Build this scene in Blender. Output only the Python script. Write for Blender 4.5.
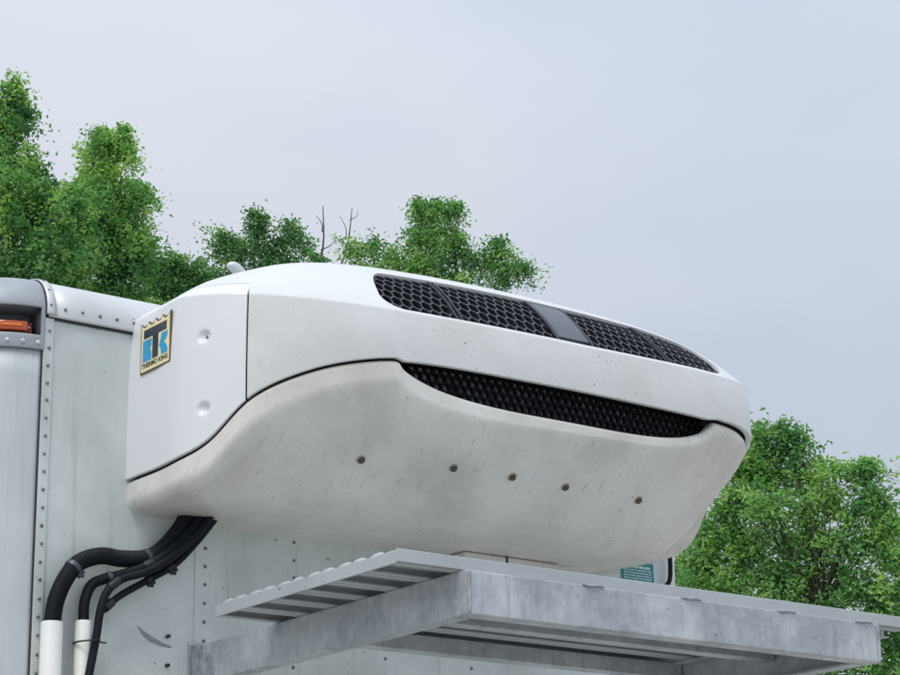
import bpy, bmesh, math, random
import numpy as np
from mathutils import Vector, Matrix

# ------------------------------------------------------------------ scene, camera, sky, sun
for o in list(bpy.data.objects):
    bpy.data.objects.remove(o)
scene = bpy.context.scene
COL = scene.collection
R = math.radians
Z0 = 2.87                      # height of the unit's lower side edge above the ground

YAW, PITCH, ROLL = R(36.488), R(17.289), R(-.855)
fwd = Vector((math.sin(YAW)*math.cos(PITCH), math.cos(YAW)*math.cos(PITCH), math.sin(PITCH)))
rgt0 = Vector((math.cos(YAW), -math.sin(YAW), 0))
up0 = rgt0.cross(fwd)
rgt = rgt0*math.cos(ROLL) + up0*math.sin(ROLL)
upv = up0*math.cos(ROLL) - rgt0*math.sin(ROLL)
CAM = Vector((-2.550, -4.769, Z0-1.316))
cd = bpy.data.cameras.new('camera')
cam = bpy.data.objects.new('camera', cd)
COL.objects.link(cam)
cam.matrix_world = Matrix((
    (rgt.x, upv.x, -fwd.x, CAM.x), (rgt.y, upv.y, -fwd.y, CAM.y),
    (rgt.z, upv.z, -fwd.z, CAM.z), (0, 0, 0, 1)))
cd.sensor_width = 36.0
cd.lens = 2268.0/900*36
cd.clip_end = 3000
cd.clip_start = 0.05
scene.camera = cam

SUN_EL, SUN_AZ = R(58), R(-58)      # azimuth measured from -Y (front) towards -X (left)
world = bpy.data.worlds.new('World')
scene.world = world
world.use_nodes = True
wn, wl = world.node_tree.nodes, world.node_tree.links
wn.clear()
wout = wn.new('ShaderNodeOutputWorld')
bgn = wn.new('ShaderNodeBackground')
sky = wn.new('ShaderNodeTexSky')
sky.sky_type = 'NISHITA'
sky.sun_disc = False
sky.sun_elevation = SUN_EL
sun_dir = Vector((-math.sin(-SUN_AZ)*math.cos(SUN_EL), -math.cos(SUN_AZ)*math.cos(SUN_EL), math.sin(SUN_EL)))
sky.sun_rotation = math.atan2(sun_dir.x, sun_dir.y)
sky.air_density = 1.0
sky.dust_density = 4.0
# overcast deck: even grey-lavender cloud, brighter overhead as a real overcast sky is
tc = wn.new('ShaderNodeTexCoord')
mp = wn.new('ShaderNodeMapping'); mp.inputs['Scale'].default_value = (1.6, 1.6, 3.2)
mp.inputs['Location'].default_value = (0.55, 0.1, 0.2)
nz = wn.new('ShaderNodeTexNoise'); nz.inputs['Scale'].default_value = 1.7
nz.inputs['Detail'].default_value = 5; nz.inputs['Roughness'].default_value = 0.45
rmp = wn.new('ShaderNodeValToRGB')
rmp.color_ramp.elements[0].position = 0.34; rmp.color_ramp.elements[0].color = (4.95, 5.6, 6.75, 1)
rmp.color_ramp.elements[1].position = 0.66; rmp.color_ramp.elements[1].color = (6.5, 6.75, 7.3, 1)
sep = wn.new('ShaderNodeSeparateXYZ')
el = wn.new('ShaderNodeMapRange')
el.inputs['From Min'].default_value = 0.0; el.inputs['From Max'].default_value = 1.0
el.inputs['To Min'].default_value = 0.78; el.inputs['To Max'].default_value = 1.9
mul = wn.new('ShaderNodeMix'); mul.data_type = 'RGBA'; mul.blend_type = 'MULTIPLY'
mul.inputs[0].default_value = 1.0
mix = wn.new('ShaderNodeMix'); mix.data_type = 'RGBA'; mix.inputs[0].default_value = 0.94
wl.new(tc.outputs['Generated'], mp.inputs['Vector']); wl.new(mp.outputs[0], nz.inputs['Vector'])
wl.new(nz.outputs['Fac'], rmp.inputs['Fac'])
wl.new(tc.outputs['Generated'], sep.inputs[0]); wl.new(sep.outputs['Z'], el.inputs['Value'])
wl.new(rmp.outputs['Color'], mul.inputs[6]); wl.new(el.outputs['Result'], mul.inputs[7])
wl.new(sky.outputs['Color'], mix.inputs[6]); wl.new(mul.outputs[2], mix.inputs[7])
wl.new(mix.outputs[2], bgn.inputs['Color'])
bgn.inputs['Strength'].default_value = 0.1
wl.new(bgn.outputs[0], wout.inputs['Surface'])

sd = bpy.data.lights.new('sun', 'SUN')
sd.energy = 1.5; sd.angle = R(24); sd.color = (1.0, 0.97, 0.92)
sun = bpy.data.objects.new('sun', sd); COL.objects.link(sun)
sun.rotation_euler = sun_dir.to_track_quat('Z', 'Y').to_euler()
sun.location = (0, 0, 20)

vs = scene.view_settings
vs.view_transform = 'Standard'; vs.look = 'None'; vs.gamma = 1; vs.exposure = 0.0
vs.use_curve_mapping = False

# ------------------------------------------------------------------ helpers
def tag(o, label=None, cat=None, group=None, kind=None):
    if label: o['label'] = label
    if cat: o['category'] = cat
    if group: o['group'] = group
    if kind: o['kind'] = kind
    return o

def empty(name, loc, label=None, cat=None, group=None):
    o = bpy.data.objects.new(name, None); COL.objects.link(o)
    o.location = loc; o.empty_display_size = 0.1
    return tag(o, label, cat, group)

def link(name, me, mat, parent=None, loc=None, smooth=None):
    if mat is not None and not me.materials: me.materials.append(mat)
    if smooth is not None:
        me.polygons.foreach_set('use_smooth', [True]*len(me.polygons))
        me.set_sharp_from_angle(angle=R(smooth))
    o = bpy.data.objects.new(name, me); COL.objects.link(o)
    if parent is not None:
        o.parent = parent
        # geometry is written in scene metres: undo the parent's offset
        p = parent; off = Vector((0, 0, 0))
        while p is not None:
            off += p.location; p = p.parent
        o.location = (Vector(loc) if loc else Vector((0, 0, 0))) - off
    elif loc: o.location = loc
    return o

def mesh(name, verts, faces):
    me = bpy.data.meshes.new(name)
    me.from_pydata([tuple(v) for v in verts], [], faces); me.update()
    return me

class MB:
    def __init__(s): s.v = []; s.f = []
    def add(s, vs_, fs):
        n = len(s.v); s.v += [tuple(v) for v in vs_]; s.f += [tuple(i+n for i in f) for f in fs]
        return s
    def box(s, a, b):
        x0, y0, z0 = a; x1, y1, z1 = b
        return s.add([(x0,y0,z0),(x1,y0,z0),(x1,y1,z0),(x0,y1,z0),(x0,y0,z1),(x1,y0,z1),(x1,y1,z1),(x0,y1,z1)],
                     [(3,2,1,0),(4,5,6,7),(0,1,5,4),(1,2,6,5),(2,3,7,6),(3,0,4,7)])
    def grid(s, P, flip=False, close_u=False):
        P = np.asarray(P); nu, nv = P.shape[:2]; n = len(s.v)
        s.v += [tuple(p) for p in P.reshape(-1, 3)]
        for i in range(nu if close_u else nu-1):
            for j in range(nv-1):
                a, b = n+i*nv+j, n+((i+1) % nu)*nv+j
                q = (a, b, b+1, a+1)
                s.f.append(q[::-1] if flip else q)
        return s
    def tube(s, pts, rad, n=12, caps=True):
        pts = [Vector(p) for p in pts]
        rad = rad if hasattr(rad, '__len__') else [rad]*len(pts)
        m = len(s.v); prev = None
        for i, p in enumerate(pts):
            t = (pts[min(i+1, len(pts)-1)]-pts[max(i-1, 0)]).normalized()
            if prev is None:
                a = Vector((0, 0, 1)) if abs(t.z) < .9 else Vector((1, 0, 0))
                nrm = a.cross(t).normalized()
            else:
                nrm = (prev - t*prev.dot(t)).normalized()
            prev = nrm; bn = t.cross(nrm)
            for k in range(n):
                an = 2*math.pi*k/n
                s.v.append(tuple(p + (nrm*math.cos(an)+bn*math.sin(an))*rad[i]))
        for i in range(len(pts)-1):
            for k in range(n):
                a = m+i*n+k; b = m+i*n+(k+1) % n
                s.f.append((a, b, b+n, a+n))
        if caps:
            s.f.append(tuple(m+k for k in range(n))[::-1])
            e = m+(len(pts)-1)*n
            s.f.append(tuple(e+k for k in range(n)))
        return s
    def dome(s, c, nrm, r, h, n=8, rings=2):
        c = Vector(c); nrm = Vector(nrm).normalized()
        a = nrm.orthogonal().normalized(); b = nrm.cross(a); m = len(s.v)
        for j in range(rings+1):
            th = j/(rings+.35)*math.pi/2
            for k in range(n):
                an = 2*math.pi*k/n
                s.v.append(tuple(c+(a*math.cos(an)+b*math.sin(an))*r*math.cos(th)+nrm*h*math.sin(th)))
        for j in range(rings):
            for k in range(n):
                p = m+j*n+k; q = m+j*n+(k+1) % n
                s.f.append((p, q, q+n, p+n))
        s.f.append(tuple(m+rings*n+k for k in range(n)))
        return s
    def build(s, name, mat, parent=None, smooth=None, loc=None):
        return link(name, mesh(name, s.v, s.f), mat, parent, loc, smooth)

def fix_normals(o):
    bm = bmesh.new(); bm.from_mesh(o.data)
    bmesh.ops.recalc_face_normals(bm, faces=bm.faces); bm.to_mesh(o.data); bm.free()
    return o

def bevel(o, w=.003, seg=2, ang=40):
    m = o.modifiers.new('bevel', 'BEVEL'); m.width = w; m.segments = seg
    m.limit_method = 'ANGLE'; m.angle_limit = R(ang); m.harden_normals = False
    return o

def solid(o, th, off=-1):
    m = o.modifiers.new('solidify', 'SOLIDIFY'); m.thickness = th; m.offset = off
    return o

def catmull(P, n, closed=False):
    P = np.asarray(P, float)
    Q = np.vstack([2*P[0]-P[1], P, 2*P[-1]-P[-2]])
    out = []
    for i in range(len(P)-1):
        p0, p1, p2, p3 = Q[i:i+4]
        d = [max(np.linalg.norm(b-a), 1e-6)**.5 for a, b in ((p0, p1), (p1, p2), (p2, p3))]
        t0, t1 = 0, d[0]; t2 = t1+d[1]; t3 = t2+d[2]
        for t in np.linspace(t1, t2, 24, endpoint=False):
            a1 = (t1-t)/(t1-t0)*p0+(t-t0)/(t1-t0)*p1
            a2 = (t2-t)/(t2-t1)*p1+(t-t1)/(t2-t1)*p2
            a3 = (t3-t)/(t3-t2)*p2+(t-t2)/(t3-t2)*p3
            b1 = (t2-t)/(t2-t0)*a1+(t-t0)/(t2-t0)*a2
            b2 = (t3-t)/(t3-t1)*a2+(t-t1)/(t3-t1)*a3
            out.append((t2-t)/(t2-t1)*b1+(t-t1)/(t2-t1)*b2)
    out.append(P[-1]); out = np.array(out)
    s = np.r_[0, np.cumsum(np.linalg.norm(np.diff(out, axis=0), axis=1))]
    if n is None: return out, s
    q = np.linspace(0, s[-1], n)
    return np.stack([np.interp(q, s, out[:, k]) for k in range(P.shape[1])], 1)

# ------------------------------------------------------------------ materials
def new_mat(name):
    m = bpy.data.materials.new(name); m.use_nodes = True
    nt = m.node_tree; b = nt.nodes['Principled BSDF']
    return m, nt, b

def nd(nt, typ, **kw):
    n = nt.nodes.new(typ)
    for k, v in kw.items():
        if k in n.inputs: n.inputs[k].default_value = v
        else: setattr(n, k, v)
    return n

def coord(nt, scale=(1, 1, 1), rot=(0, 0, 0)):
    g = nt.nodes.new('ShaderNodeNewGeometry')
    m = nt.nodes.new('ShaderNodeMapping')
    m.inputs['Scale'].default_value = scale; m.inputs['Rotation'].default_value = rot
    nt.links.new(g.outputs['Position'], m.inputs['Vector'])
    return m.outputs[0]

def noise(nt, vec, scale, detail=3, rough=.5, lo=0., hi=1.):
    n = nt.nodes.new('ShaderNodeTexNoise')
    n.inputs['Scale'].default_value = scale; n.inputs['Detail'].default_value = detail
    n.inputs['Roughness'].default_value = rough
    nt.links.new(vec, n.inputs['Vector'])
    r = nt.nodes.new('ShaderNodeMapRange'); r.interpolation_type = 'SMOOTHSTEP'
    r.inputs['From Min'].default_value = lo; r.inputs['From Max'].default_value = hi
    nt.links.new(n.outputs['Fac'], r.inputs['Value'])
    return r.outputs['Result']

def mixc(nt, fac, a, b):
    m = nt.nodes.new('ShaderNodeMix'); m.data_type = 'RGBA'
    for sock, v in ((m.inputs[0], fac), (m.inputs[6], a), (m.inputs[7], b)):
        if isinstance(v, (int, float)): sock.default_value = v
        elif isinstance(v, tuple): sock.default_value = (*v, 1) if len(v) == 3 else v
        else: nt.links.new(v, sock)
    return m.outputs[2]

def scl(nt, v, k, add=0.):
    m = nt.nodes.new('ShaderNodeMath'); m.operation = 'MULTIPLY_ADD'
    nt.links.new(v, m.inputs[0]); m.inputs[1].default_value = k; m.inputs[2].default_value = add
    return m.outputs[0]

def bump(nt, b, h, strength=.2, dist=.002):
    n = nt.nodes.new('ShaderNodeBump'); n.inputs['Strength'].default_value = strength
    n.inputs['Distance'].default_value = dist
    nt.links.new(h, n.inputs['Height']); nt.links.new(n.outputs[0], b.inputs['Normal'])

def plain(name, col, rough=.5, metal=0., var=.12, sc=40., spec=None):
    m, nt, b = new_mat(name)
    v = coord(nt)
    f = noise(nt, v, sc, 4, .6, .3, .7)
    dark = tuple(c*(1-var) for c in col); lite = tuple(min(1, c*(1+var)) for c in col)
    nt.links.new(mixc(nt, f, dark, lite), b.inputs['Base Color'])
    b.inputs['Roughness'].default_value = rough; b.inputs['Metallic'].default_value = metal
    if spec is not None: b.inputs['Specular IOR Level'].default_value = spec
    return m

def shell_mat(name, base, dirt, dirt_amt, speck_amt, streak, rough):
    m, nt, b = new_mat(name)
    v = coord(nt)
    film = noise(nt, v, 3.2, 6, .62, .35, .75)
    c = mixc(nt, scl(nt, film, dirt_amt), base, dirt)
    # wind driven grime streaks
    g0 = nt.nodes.new('ShaderNodeNewGeometry'); cmb = nt.nodes.new('ShaderNodeCombineXYZ')
    for k, ax in enumerate(((34, 0, 0), (0, 4.6, -5.4), (0, 30, 26))):
        vd = nt.nodes.new('ShaderNodeVectorMath'); vd.operation = 'DOT_PRODUCT'
        nt.links.new(g0.outputs['Position'], vd.inputs[0]); vd.inputs[1].default_value = ax
        nt.links.new(vd.outputs['Value'], cmb.inputs[k])
    st = noise(nt, cmb.outputs[0], 2.4, 4, .65, .57, .78)
    c = mixc(nt, scl(nt, st, streak), c, tuple(x*.42 for x in dirt))
    # small insect and tar specks
    sp = noise(nt, v, 125., 2, .5, .675, .74)
    clump = noise(nt, v, 4.0, 3, .5, .38, .68)
    mm = nt.nodes.new('ShaderNodeMath'); mm.operation = 'MULTIPLY'
    nt.links.new(sp, mm.inputs[0]); nt.links.new(clump, mm.inputs[1])
    c = mixc(nt, scl(nt, mm.outputs[0], speck_amt), c, (.10, .09, .075))
    nt.links.new(c, b.inputs['Base Color'])
    b.inputs['Coat Weight'].default_value = .25; b.inputs['Coat Roughness'].default_value = .18
    rr = scl(nt, film, .18, rough)
    nt.links.new(rr, b.inputs['Roughness'])
    bump(nt, b, noise(nt, v, 9, 2, .4), .05, .004)
    return m

M = {}
M['shell'] = shell_mat('white_gelcoat', (.735, .758, .760), (.53, .535, .50), .50, .80, .24, .26)
M['door'] = shell_mat('white_gelcoat_clean', (.78, .80, .82), (.66, .68, .68), .15, .12, .03, .30)
M['belly'] = shell_mat('grimy_gelcoat', (.77, .765, .73), (.50, .485, .44), .75, .60, .50, .38)
M['gap_shade'] = plain('gap_shade_black', (.008, .009, .012), .7)  # shade of the hollow behind the gaps, put into the colour
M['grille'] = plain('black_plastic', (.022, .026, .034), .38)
M['grille_low'] = plain('matte_black_plastic', (.004, .006, .009), .7, spec=.15)  # deeper, duller black than the upper grille's plastic
M['badge'] = plain('grey_badge_plastic', (.085, .10, .125), .32, var=.05)
M['hose'] = plain('navy_black_rubber', (.004, .007, .012), .62, spec=.25)
M['clamp'] = plain('dull_clamp_steel', (.085, .10, .115), .45, .6)
M['tie'] = plain('black_nylon', (.012, .014, .018), .5)
M['pvc'] = plain('white_pvc', (.78, .79, .76), .38, var=.04, sc=8)
M['bolt'] = plain('weathered_bolt', (.10, .085, .065), .6, .4)
M['washer'] = plain('dirty_washer', (.36, .33, .28), .6, .2)
M['screw'] = plain('bright_screw', (.55, .57, .60), .35, .9)
M['rivet'] = plain('rivet_steel', (.20, .22, .235), .45, .5)
M['rivet_pale'] = plain('rivet_painted', (.62, .66, .68), .4, .2)
M['rubber'] = plain('seal_rubber', (.03, .035, .04), .6)
M['teal'] = plain('teal_sticker', (.015, .24, .27), .45, var=.06)
M['print_white'] = plain('white_print', (.55, .72, .70), .5, var=.02)
M['cream'] = plain('cream_emblem', (.88, .77, .44), .35, var=.03)
M['navy'] = plain('navy_emblem', (.018, .03, .05), .35, var=.03)
M['blue'] = plain('blue_emblem', (.02, .36, .68), .35, var=.03)
M['olive'] = plain('olive_edge', (.10, .09, .035), .5)
M['amber_base'] = plain('amber_housing', (.16, .025, .012), .4)
M['lamp_print'] = plain('amber_bright', (.80, .20, .025), .3)
M['coil'] = plain('dusty_coil_fins', (.26, .29, .31), .6, .1, .7, 22)
M['peel'] = plain('bare_grey_primer', (.27, .32, .34), .6)
M['crack'] = plain('crack_dirt', (.16, .18, .19), .8)
M['tyre'] = plain('tyre_rubber', (.02, .02, .02), .8)

def amber():
    m, nt, b = new_mat('amber_lens')
    b.inputs['Base Color'].default_value = (.50, .075, .010, 1)
    b.inputs['Roughness'].default_value = .15; b.inputs['Coat Weight'].default_value = .6
    return m
M['amber'] = amber()

def wall_mat(name, base, grime, amt, rough=.42, metal=.12, vert=True):
    m, nt, b = new_mat(name)
    v = coord(nt)
    c1 = noise(nt, v, 2.4, 6, .6, .34, .72)
    c = mixc(nt, scl(nt, c1, amt), base, grime)
    if vert:
        vv = coord(nt, (30, 30, 1.6))
        c2 = noise(nt, vv, 1.0, 5, .65, .52, .80)
        c = mixc(nt, scl(nt, c2, .55), c, tuple(x*.72 for x in grime))
    sp = noise(nt, v, 75., 3, .55, .66, .73)
    cl = noise(nt, v, 4.1, 3, .5, .42, .62)
    mm = nt.nodes.new('ShaderNodeMath'); mm.operation = 'MULTIPLY'
    nt.links.new(sp, mm.inputs[0]); nt.links.new(cl, mm.inputs[1])
    c = mixc(nt, scl(nt, mm.outputs[0], .85), c, (.15, .135, .10))
    nt.links.new(c, b.inputs['Base Color'])
    b.inputs['Metallic'].default_value = metal
    nt.links.new(scl(nt, c1, .18, rough), b.inputs['Roughness'])
    bump(nt, b, noise(nt, v, 1.7, 2, .5), .22, .012)
    return m
M['wall'] = wall_mat('painted_aluminium_wall', (.70, .76, .755), (.41, .455, .435), .72)
M['rail'] = wall_mat('aluminium_rail', (.66, .69, .70), (.50, .52, .53), .5, .36, .25, False)
M['pocket'] = plain('shaded_pocket_grey', (.10, .115, .13), .6)  # cap metal with the shade of the recess put into its colour
M['cap'] = wall_mat('cast_aluminium', (.42, .46, .49), (.26, .29, .315), .7, .45, .35, False)

def column_mat():
    m, nt, b = new_mat('satin_corner_post')
    v = coord(nt)
    c1 = noise(nt, v, 2.0, 5, .6, .3, .75)
    c = mixc(nt, c1, (.62, .665, .68), (.50, .55, .57))
    vv = coord(nt, (60, 60, 2.5))
    c2 = noise(nt, vv, 1.2, 6, .7, .48, .8)
    c = mixc(nt, scl(nt, c2, .5), c, (.40, .44, .46))
    nt.links.new(c, b.inputs['Base Color'])
    b.inputs['Metallic'].default_value = .05; b.inputs['Roughness'].default_value = .5
    bump(nt, b, noise(nt, v, 3.0, 2, .5), .2, .012)
    return m
M['column'] = column_mat()

def galv():
    m, nt, b = new_mat('galvanised_steel')
    v = coord(nt)
    vo = nt.nodes.new('ShaderNodeTexVoronoi'); vo.inputs['Scale'].default_value = 55
    nt.links.new(v, vo.inputs['Vector'])
    bl = noise(nt, v, 6.5, 6, .65, .34, .7)
    st = noise(nt, coord(nt, (26, 26, 3)), 2.0, 5, .65, .45, .75)
    c = mixc(nt, bl, (.36, .40, .435), (.63, .665, .68))
    c = mixc(nt, scl(nt, st, .55), c, (.27, .305, .34))
    sv = nt.nodes.new('ShaderNodeSeparateColor'); nt.links.new(vo.outputs['Color'], sv.inputs[0])
    c = mixc(nt, scl(nt, sv.outputs[0], .26), c, (.72, .75, .77))
    sp = noise(nt, v, 90., 2, .5, .71, .76)
    c = mixc(nt, scl(nt, sp, .6), c, (.12, .12, .12))
    nt.links.new(c, b.inputs['Base Color'])
    b.inputs['Metallic'].default_value = .45
    nt.links.new(scl(nt, bl, -.14, .50), b.inputs['Roughness'])
    bump(nt, b, noise(nt, v, 30, 3, .5), .12, .002)
    return m
M['galv'] = galv()
M['plank'] = wall_mat('aluminium_plank', (.54, .575, .59), (.38, .415, .435), .6, .42, .4, False)
M['weld'] = plain('weld_bead', (.42, .45, .47), .42, .5, .3)

def leaf_mat(name, c0, c1, c2):
    m, nt, b = new_mat(name)
    at = nt.nodes.new('ShaderNodeAttribute'); at.attribute_name = 'tint'
    r = nt.nodes.new('ShaderNodeValToRGB')
    e = r.color_ramp.elements
    e[0].position = 0; e[0].color = (*c0, 1); e[1].position = 1; e[1].color = (*c2, 1)
    k = e.new(.5); k.color = (*c1, 1)
    nt.links.new(at.outputs['Fac'], r.inputs['Fac'])
    nt.links.new(r.outputs['Color'], b.inputs['Base Color'])
    b.inputs['Roughness'].default_value = .5; b.inputs['Specular IOR Level'].default_value = .35
    tr = nt.nodes.new('ShaderNodeBsdfTranslucent')
    tint = nt.nodes.new('ShaderNodeMix'); tint.data_type = 'RGBA'; tint.blend_type = 'MULTIPLY'
    tint.inputs[0].default_value = 1; tint.inputs[7].default_value = (1.5, 1.5, .7, 1)
    nt.links.new(r.outputs['Color'], tint.inputs[6]); nt.links.new(tint.outputs[2], tr.inputs['Color'])
    mx = nt.nodes.new('ShaderNodeMixShader'); mx.inputs[0].default_value = .45
    out = nt.nodes['Material Output']
    nt.links.new(b.outputs[0], mx.inputs[1]); nt.links.new(tr.outputs[0], mx.inputs[2])
    nt.links.new(mx.outputs[0], out.inputs['Surface'])
    return m
M['leaf'] = leaf_mat('leaf_green', (.048, .180, .088), (.185, .41, .160), (.39, .60, .22))
M['leaf_dark'] = leaf_mat('leaf_deep_green', (.036, .145, .085), (.115, .30, .140), (.26, .45, .20))
M['leaf_light'] = leaf_mat('leaf_yellow_green', (.055, .16, .04), (.12, .26, .05), (.22, .36, .07))
M['bark'] = plain('grey_brown_bark', (.07, .06, .05), .9, var=.35, sc=12)

def ground_mat():
    m, nt, b = new_mat('pale_concrete_yard')
    v = coord(nt)
    a = noise(nt, v, .35, 6, .6, .3, .7)
    f = noise(nt, v, 30, 4, .7, .3, .7)
    c = mixc(nt, a, (.36, .35, .32), (.44, .425, .39))
    c = mixc(nt, scl(nt, f, .25), c, (.26, .25, .235))
    nt.links.new(c, b.inputs['Base Color']); b.inputs['Roughness'].default_value = .9
    bump(nt, b, f, .3, .01)
    return m
M['ground'] = ground_mat()

# ------------------------------------------------------------------ ground
n = 40; GS = 1500.
g = MB()
gx = np.sign(np.linspace(-1, 1, n))*np.abs(np.linspace(-1, 1, n))**3*GS
P = np.zeros((n, n, 3)); P[..., 0] = gx[:, None]; P[..., 1] = gx[None, :]
tag(g.grid(P).build('ground', M['ground']), kind='structure')

# ------------------------------------------------------------------ truck box
box_root = empty('truck_box', (.72, 3.2, 0),
    'riveted pale aluminium cargo box with rounded corner post, behind the refrigeration unit', 'truck')
XL, XR, RC, LEN, ZB = -.235, 1.67, .20, 6.4, Z0-1.85
ZS, ZR = Z0+.372, Z0+.485          # seam under roof rail, roof level
XS = .190                         # sheet joint
MB().box((XL, .000, ZB), (XS+.02, .03, ZS)).build('front_sheet', M['wall'], box_root)
MB().box((XS, -.0025, ZB), (XR, .0275, ZS-.003)).build('front_sheet', M['wall'], box_root)

def corner_post(cx, sgn, name):
    m = MB(); A = np.linspace(0, math.pi/2, 22)
    P = np.array([[(cx-sgn*RC*math.sin(a), RC-RC*math.cos(a)+.004, z) for z in np.linspace(ZB, Z0+.295, 30)] for a in A])
    m.grid(P, flip=(sgn < 0))
    return solid(m.build(name, M['column'], box_root, 60), .004)
corner_post(XL-.004, 1, 'corner_post'); corner_post(XR+.004, -1, 'corner_post')
MB().box((XL-RC-.004, RC+.005, ZB), (XL-RC+.03, LEN, ZR-.09)).build('side_wall', M['wall'], box_root)
MB().box((XR+RC-.03, RC+.005, ZB), (XR+RC+.004, LEN, ZR-.09)).build('side_wall', M['wall'], box_root)
MB().box((XL-RC, LEN, ZB), (XR+RC, LEN+.04, ZR-.05)).build('rear_wall', M['wall'], box_root)
MB().box((XL-RC+.06, .102, ZR-.022), (XR+RC-.06, LEN, ZR-.001)).build('roof', M['rail'], box_root)
MB().box((XL-RC+.02, .06, ZB-.06), (XR+RC-.02, LEN, ZB-.002)).build('box_floor', M['galv'], box_root)

# roof rail: curved extrusion along the front top edge
prof = [(-.006, ZS+.001), (-.006, ZS+.007)]
for a in np.linspace(0, math.pi/2, 14):
    prof.append((.099-.105*math.cos(a), Z0+.385+.10*math.sin(a)))
def sweep_x(prof, x0, x1, nx=24):
    return np.array([[(x, y, z) for (y, z) in prof] for x in np.linspace(x0, x1, nx)])
solid(MB().grid(sweep_x(prof, XL+.004, XR), flip=False).build('roof_rail', M['rail'], box_root, 50), .004, 1)
# joint strip over the rail end, and the vertical trim strip
prof2 = [(y-.006, z+.004) for y, z in prof]
solid(MB().grid(sweep_x(prof2, XL-.004, XL+.018, 3)).build('rail_joint_strip', M['rail'], box_root, 50), .003, 1)
bevel(MB().box((XL-.006, -.0055, ZB), (XL+.020, .004, ZS-.002)).build('trim_strip', M['wall'], box_root), .0015)
bevel(MB().box((XL-.010, -.0035, ZB), (XL-.0063, .006, ZS-.002)).build('trim_seal', M['rubber'], box_root), .0005)
bevel(MB().box((XL+.021, -.0047, ZS-.0045), (XR, .003, ZS+.0005)).build('rail_seal', M['rubber'], box_root), .0005)

# rivets: a few pixels each, one mesh per row
def rivet_row(pts, nrm, r=.0048, h=.004, mat='rivet'):
    m = MB()
    rr = random.Random(len(pts)*7+int(pts[0][0]*100))
    for p in pts:
        k = rr.uniform(.85, 1.12)
        m.dome((p[0]+rr.uniform(-.001, .001), p[1], p[2]+rr.uniform(-.0015, .0015)), nrm, r*k, h, 8, 2)
    return tag(m.build('rivet_row', M[mat], box_root, 60), kind='stuff')
rivet_row([(XL+.008, -.0055, z) for z in np.arange(ZS-.034, ZB, -.0435)], (0, -1, 0))
rivet_row([(x, -.0095, ZS+.026) for x in np.arange(XL+.045, XR, .0475)], (0, -1, .05))
for xx in (XS+.028, .475, .755, 1.03, 1.31, 1.56):
    rivet_row([(xx, -.0025, z) for z in np.arange(Z0-.10, ZB, -.0455)], (0, -1, 0))
rl = []
for a in (.12, .55, .98):
    rl.append((XL+.006, .099-.112*math.cos(a), Z0+.389+.104*math.sin(a)))
m = MB()
for p, a in zip(rl, (.12, .55, .98)): m.dome(p, (0, -math.cos(a), math.sin(a)), .0048, .004)
tag(m.build('rivet_row', M['rivet'], box_root, 60), kind='stuff')

# cast corner cap with a recessed marker lamp
def cap_pt(a, v, dr=0.):
    rb = .212-dr
    v0 = .100
    if v <= v0: r_, z = rb, Z0+.287+v
    else:
        q = (v-v0)/.1
        q = min(q, math.pi/2)
        r_ = rb-(.1)*(1-math.cos(q)); z = Z0+.287+v0+(.1-dr)*math.sin(q)
    return (XL-.004-r_*math.sin(a), RC-r_*math.cos(a)+.004, z)
def make_cap(cx_mirror=False):
    VT = .100+.1*math.pi/2
    A1, A2, V1, V2 = .050, .80, .036, .106
    aa = sorted(set(np.r_[np.linspace(0, A1, 4), np.linspace(A1, A2, 26), np.linspace(A2, math.pi/2, 14)].round(5)))
    m = MB()
    full = lambda A, V: np.array([[cap_pt(a, v) for v in V] for a in A])
    m.grid(full(aa, np.linspace(0, V1, 4)), flip=True)
    m.grid(full(aa, np.linspace(V2, VT, 16)), flip=True)
    m.grid(full([a for a in aa if a <= A1+1e-4], np.linspace(V1, V2, 6)), flip=True)
    m.grid(full([a for a in aa if a >= A2-1e-4], np.linspace(V1, V2, 6)), flip=True)
    if cx_mirror: m.v = [(XL+XR-x, y, z) for x, y, z in m.v]
    o = m.build('corner_cap', M['cap'], box_root)
    bm = bmesh.new(); bm.from_mesh(o.data)
    bmesh.ops.remove_doubles(bm, verts=bm.verts, dist=.0003)
    bmesh.ops.recalc_face_normals(bm, faces=bm.faces); bm.to_mesh(o.data); bm.free()
    for p in o.data.polygons: p.use_smooth = True
    o.data.set_sharp_from_angle(angle=R(50))
    solid(o, .007); bevel(o, .002)
    # pocket behind the opening
    pk = MB()
    A = np.linspace(A1-.02, A2+.02, 20)
    P = [[cap_pt(a, V2+.005, .004) for a in A], [cap_pt(a, V2-.006, .07) for a in A],
         [cap_pt(a, V1+.004, .07) for a in A], [cap_pt(a, V1-.004, .004) for a in A]]
    pk.grid(np.array(P))
    pk.add([P[0][0], P[1][0], P[2][0], P[3][0]], [(0, 1, 2, 3)])
    if cx_mirror: pk.v = [(XL+XR-x, y, z) for x, y, z in pk.v]
    pko = pk.build('lamp_pocket', M['pocket'], o, 30)
    solid(pko, .003, 1)
    for a in np.arange(.085, 1.5, .175):
        rv = MB().dome(cap_pt(a, .016, -.0002), (-math.sin(a), -math.cos(a), 0), .0062, .005)
        if cx_mirror: rv.v = [(XL+XR-x, y, z) for x, y, z in rv.v]
        rv.build('cap_rivet', M['rivet_pale'], o, 60)
    return o
capL = make_cap(); make_cap(True)
# dark gasket below the cap
m = MB(); A = np.linspace(0, math.pi/2, 24)
m.grid(np.array([[(XL-.004-(RC+.0035)*math.sin(a), RC-(RC+.0035)*math.cos(a)+.004, z) for z in (Z0+.275, Z0+.286)] for a in A]))
solid(m.build('cap_gasket', M['rubber'], box_root, 50), .003, 1)
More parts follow.
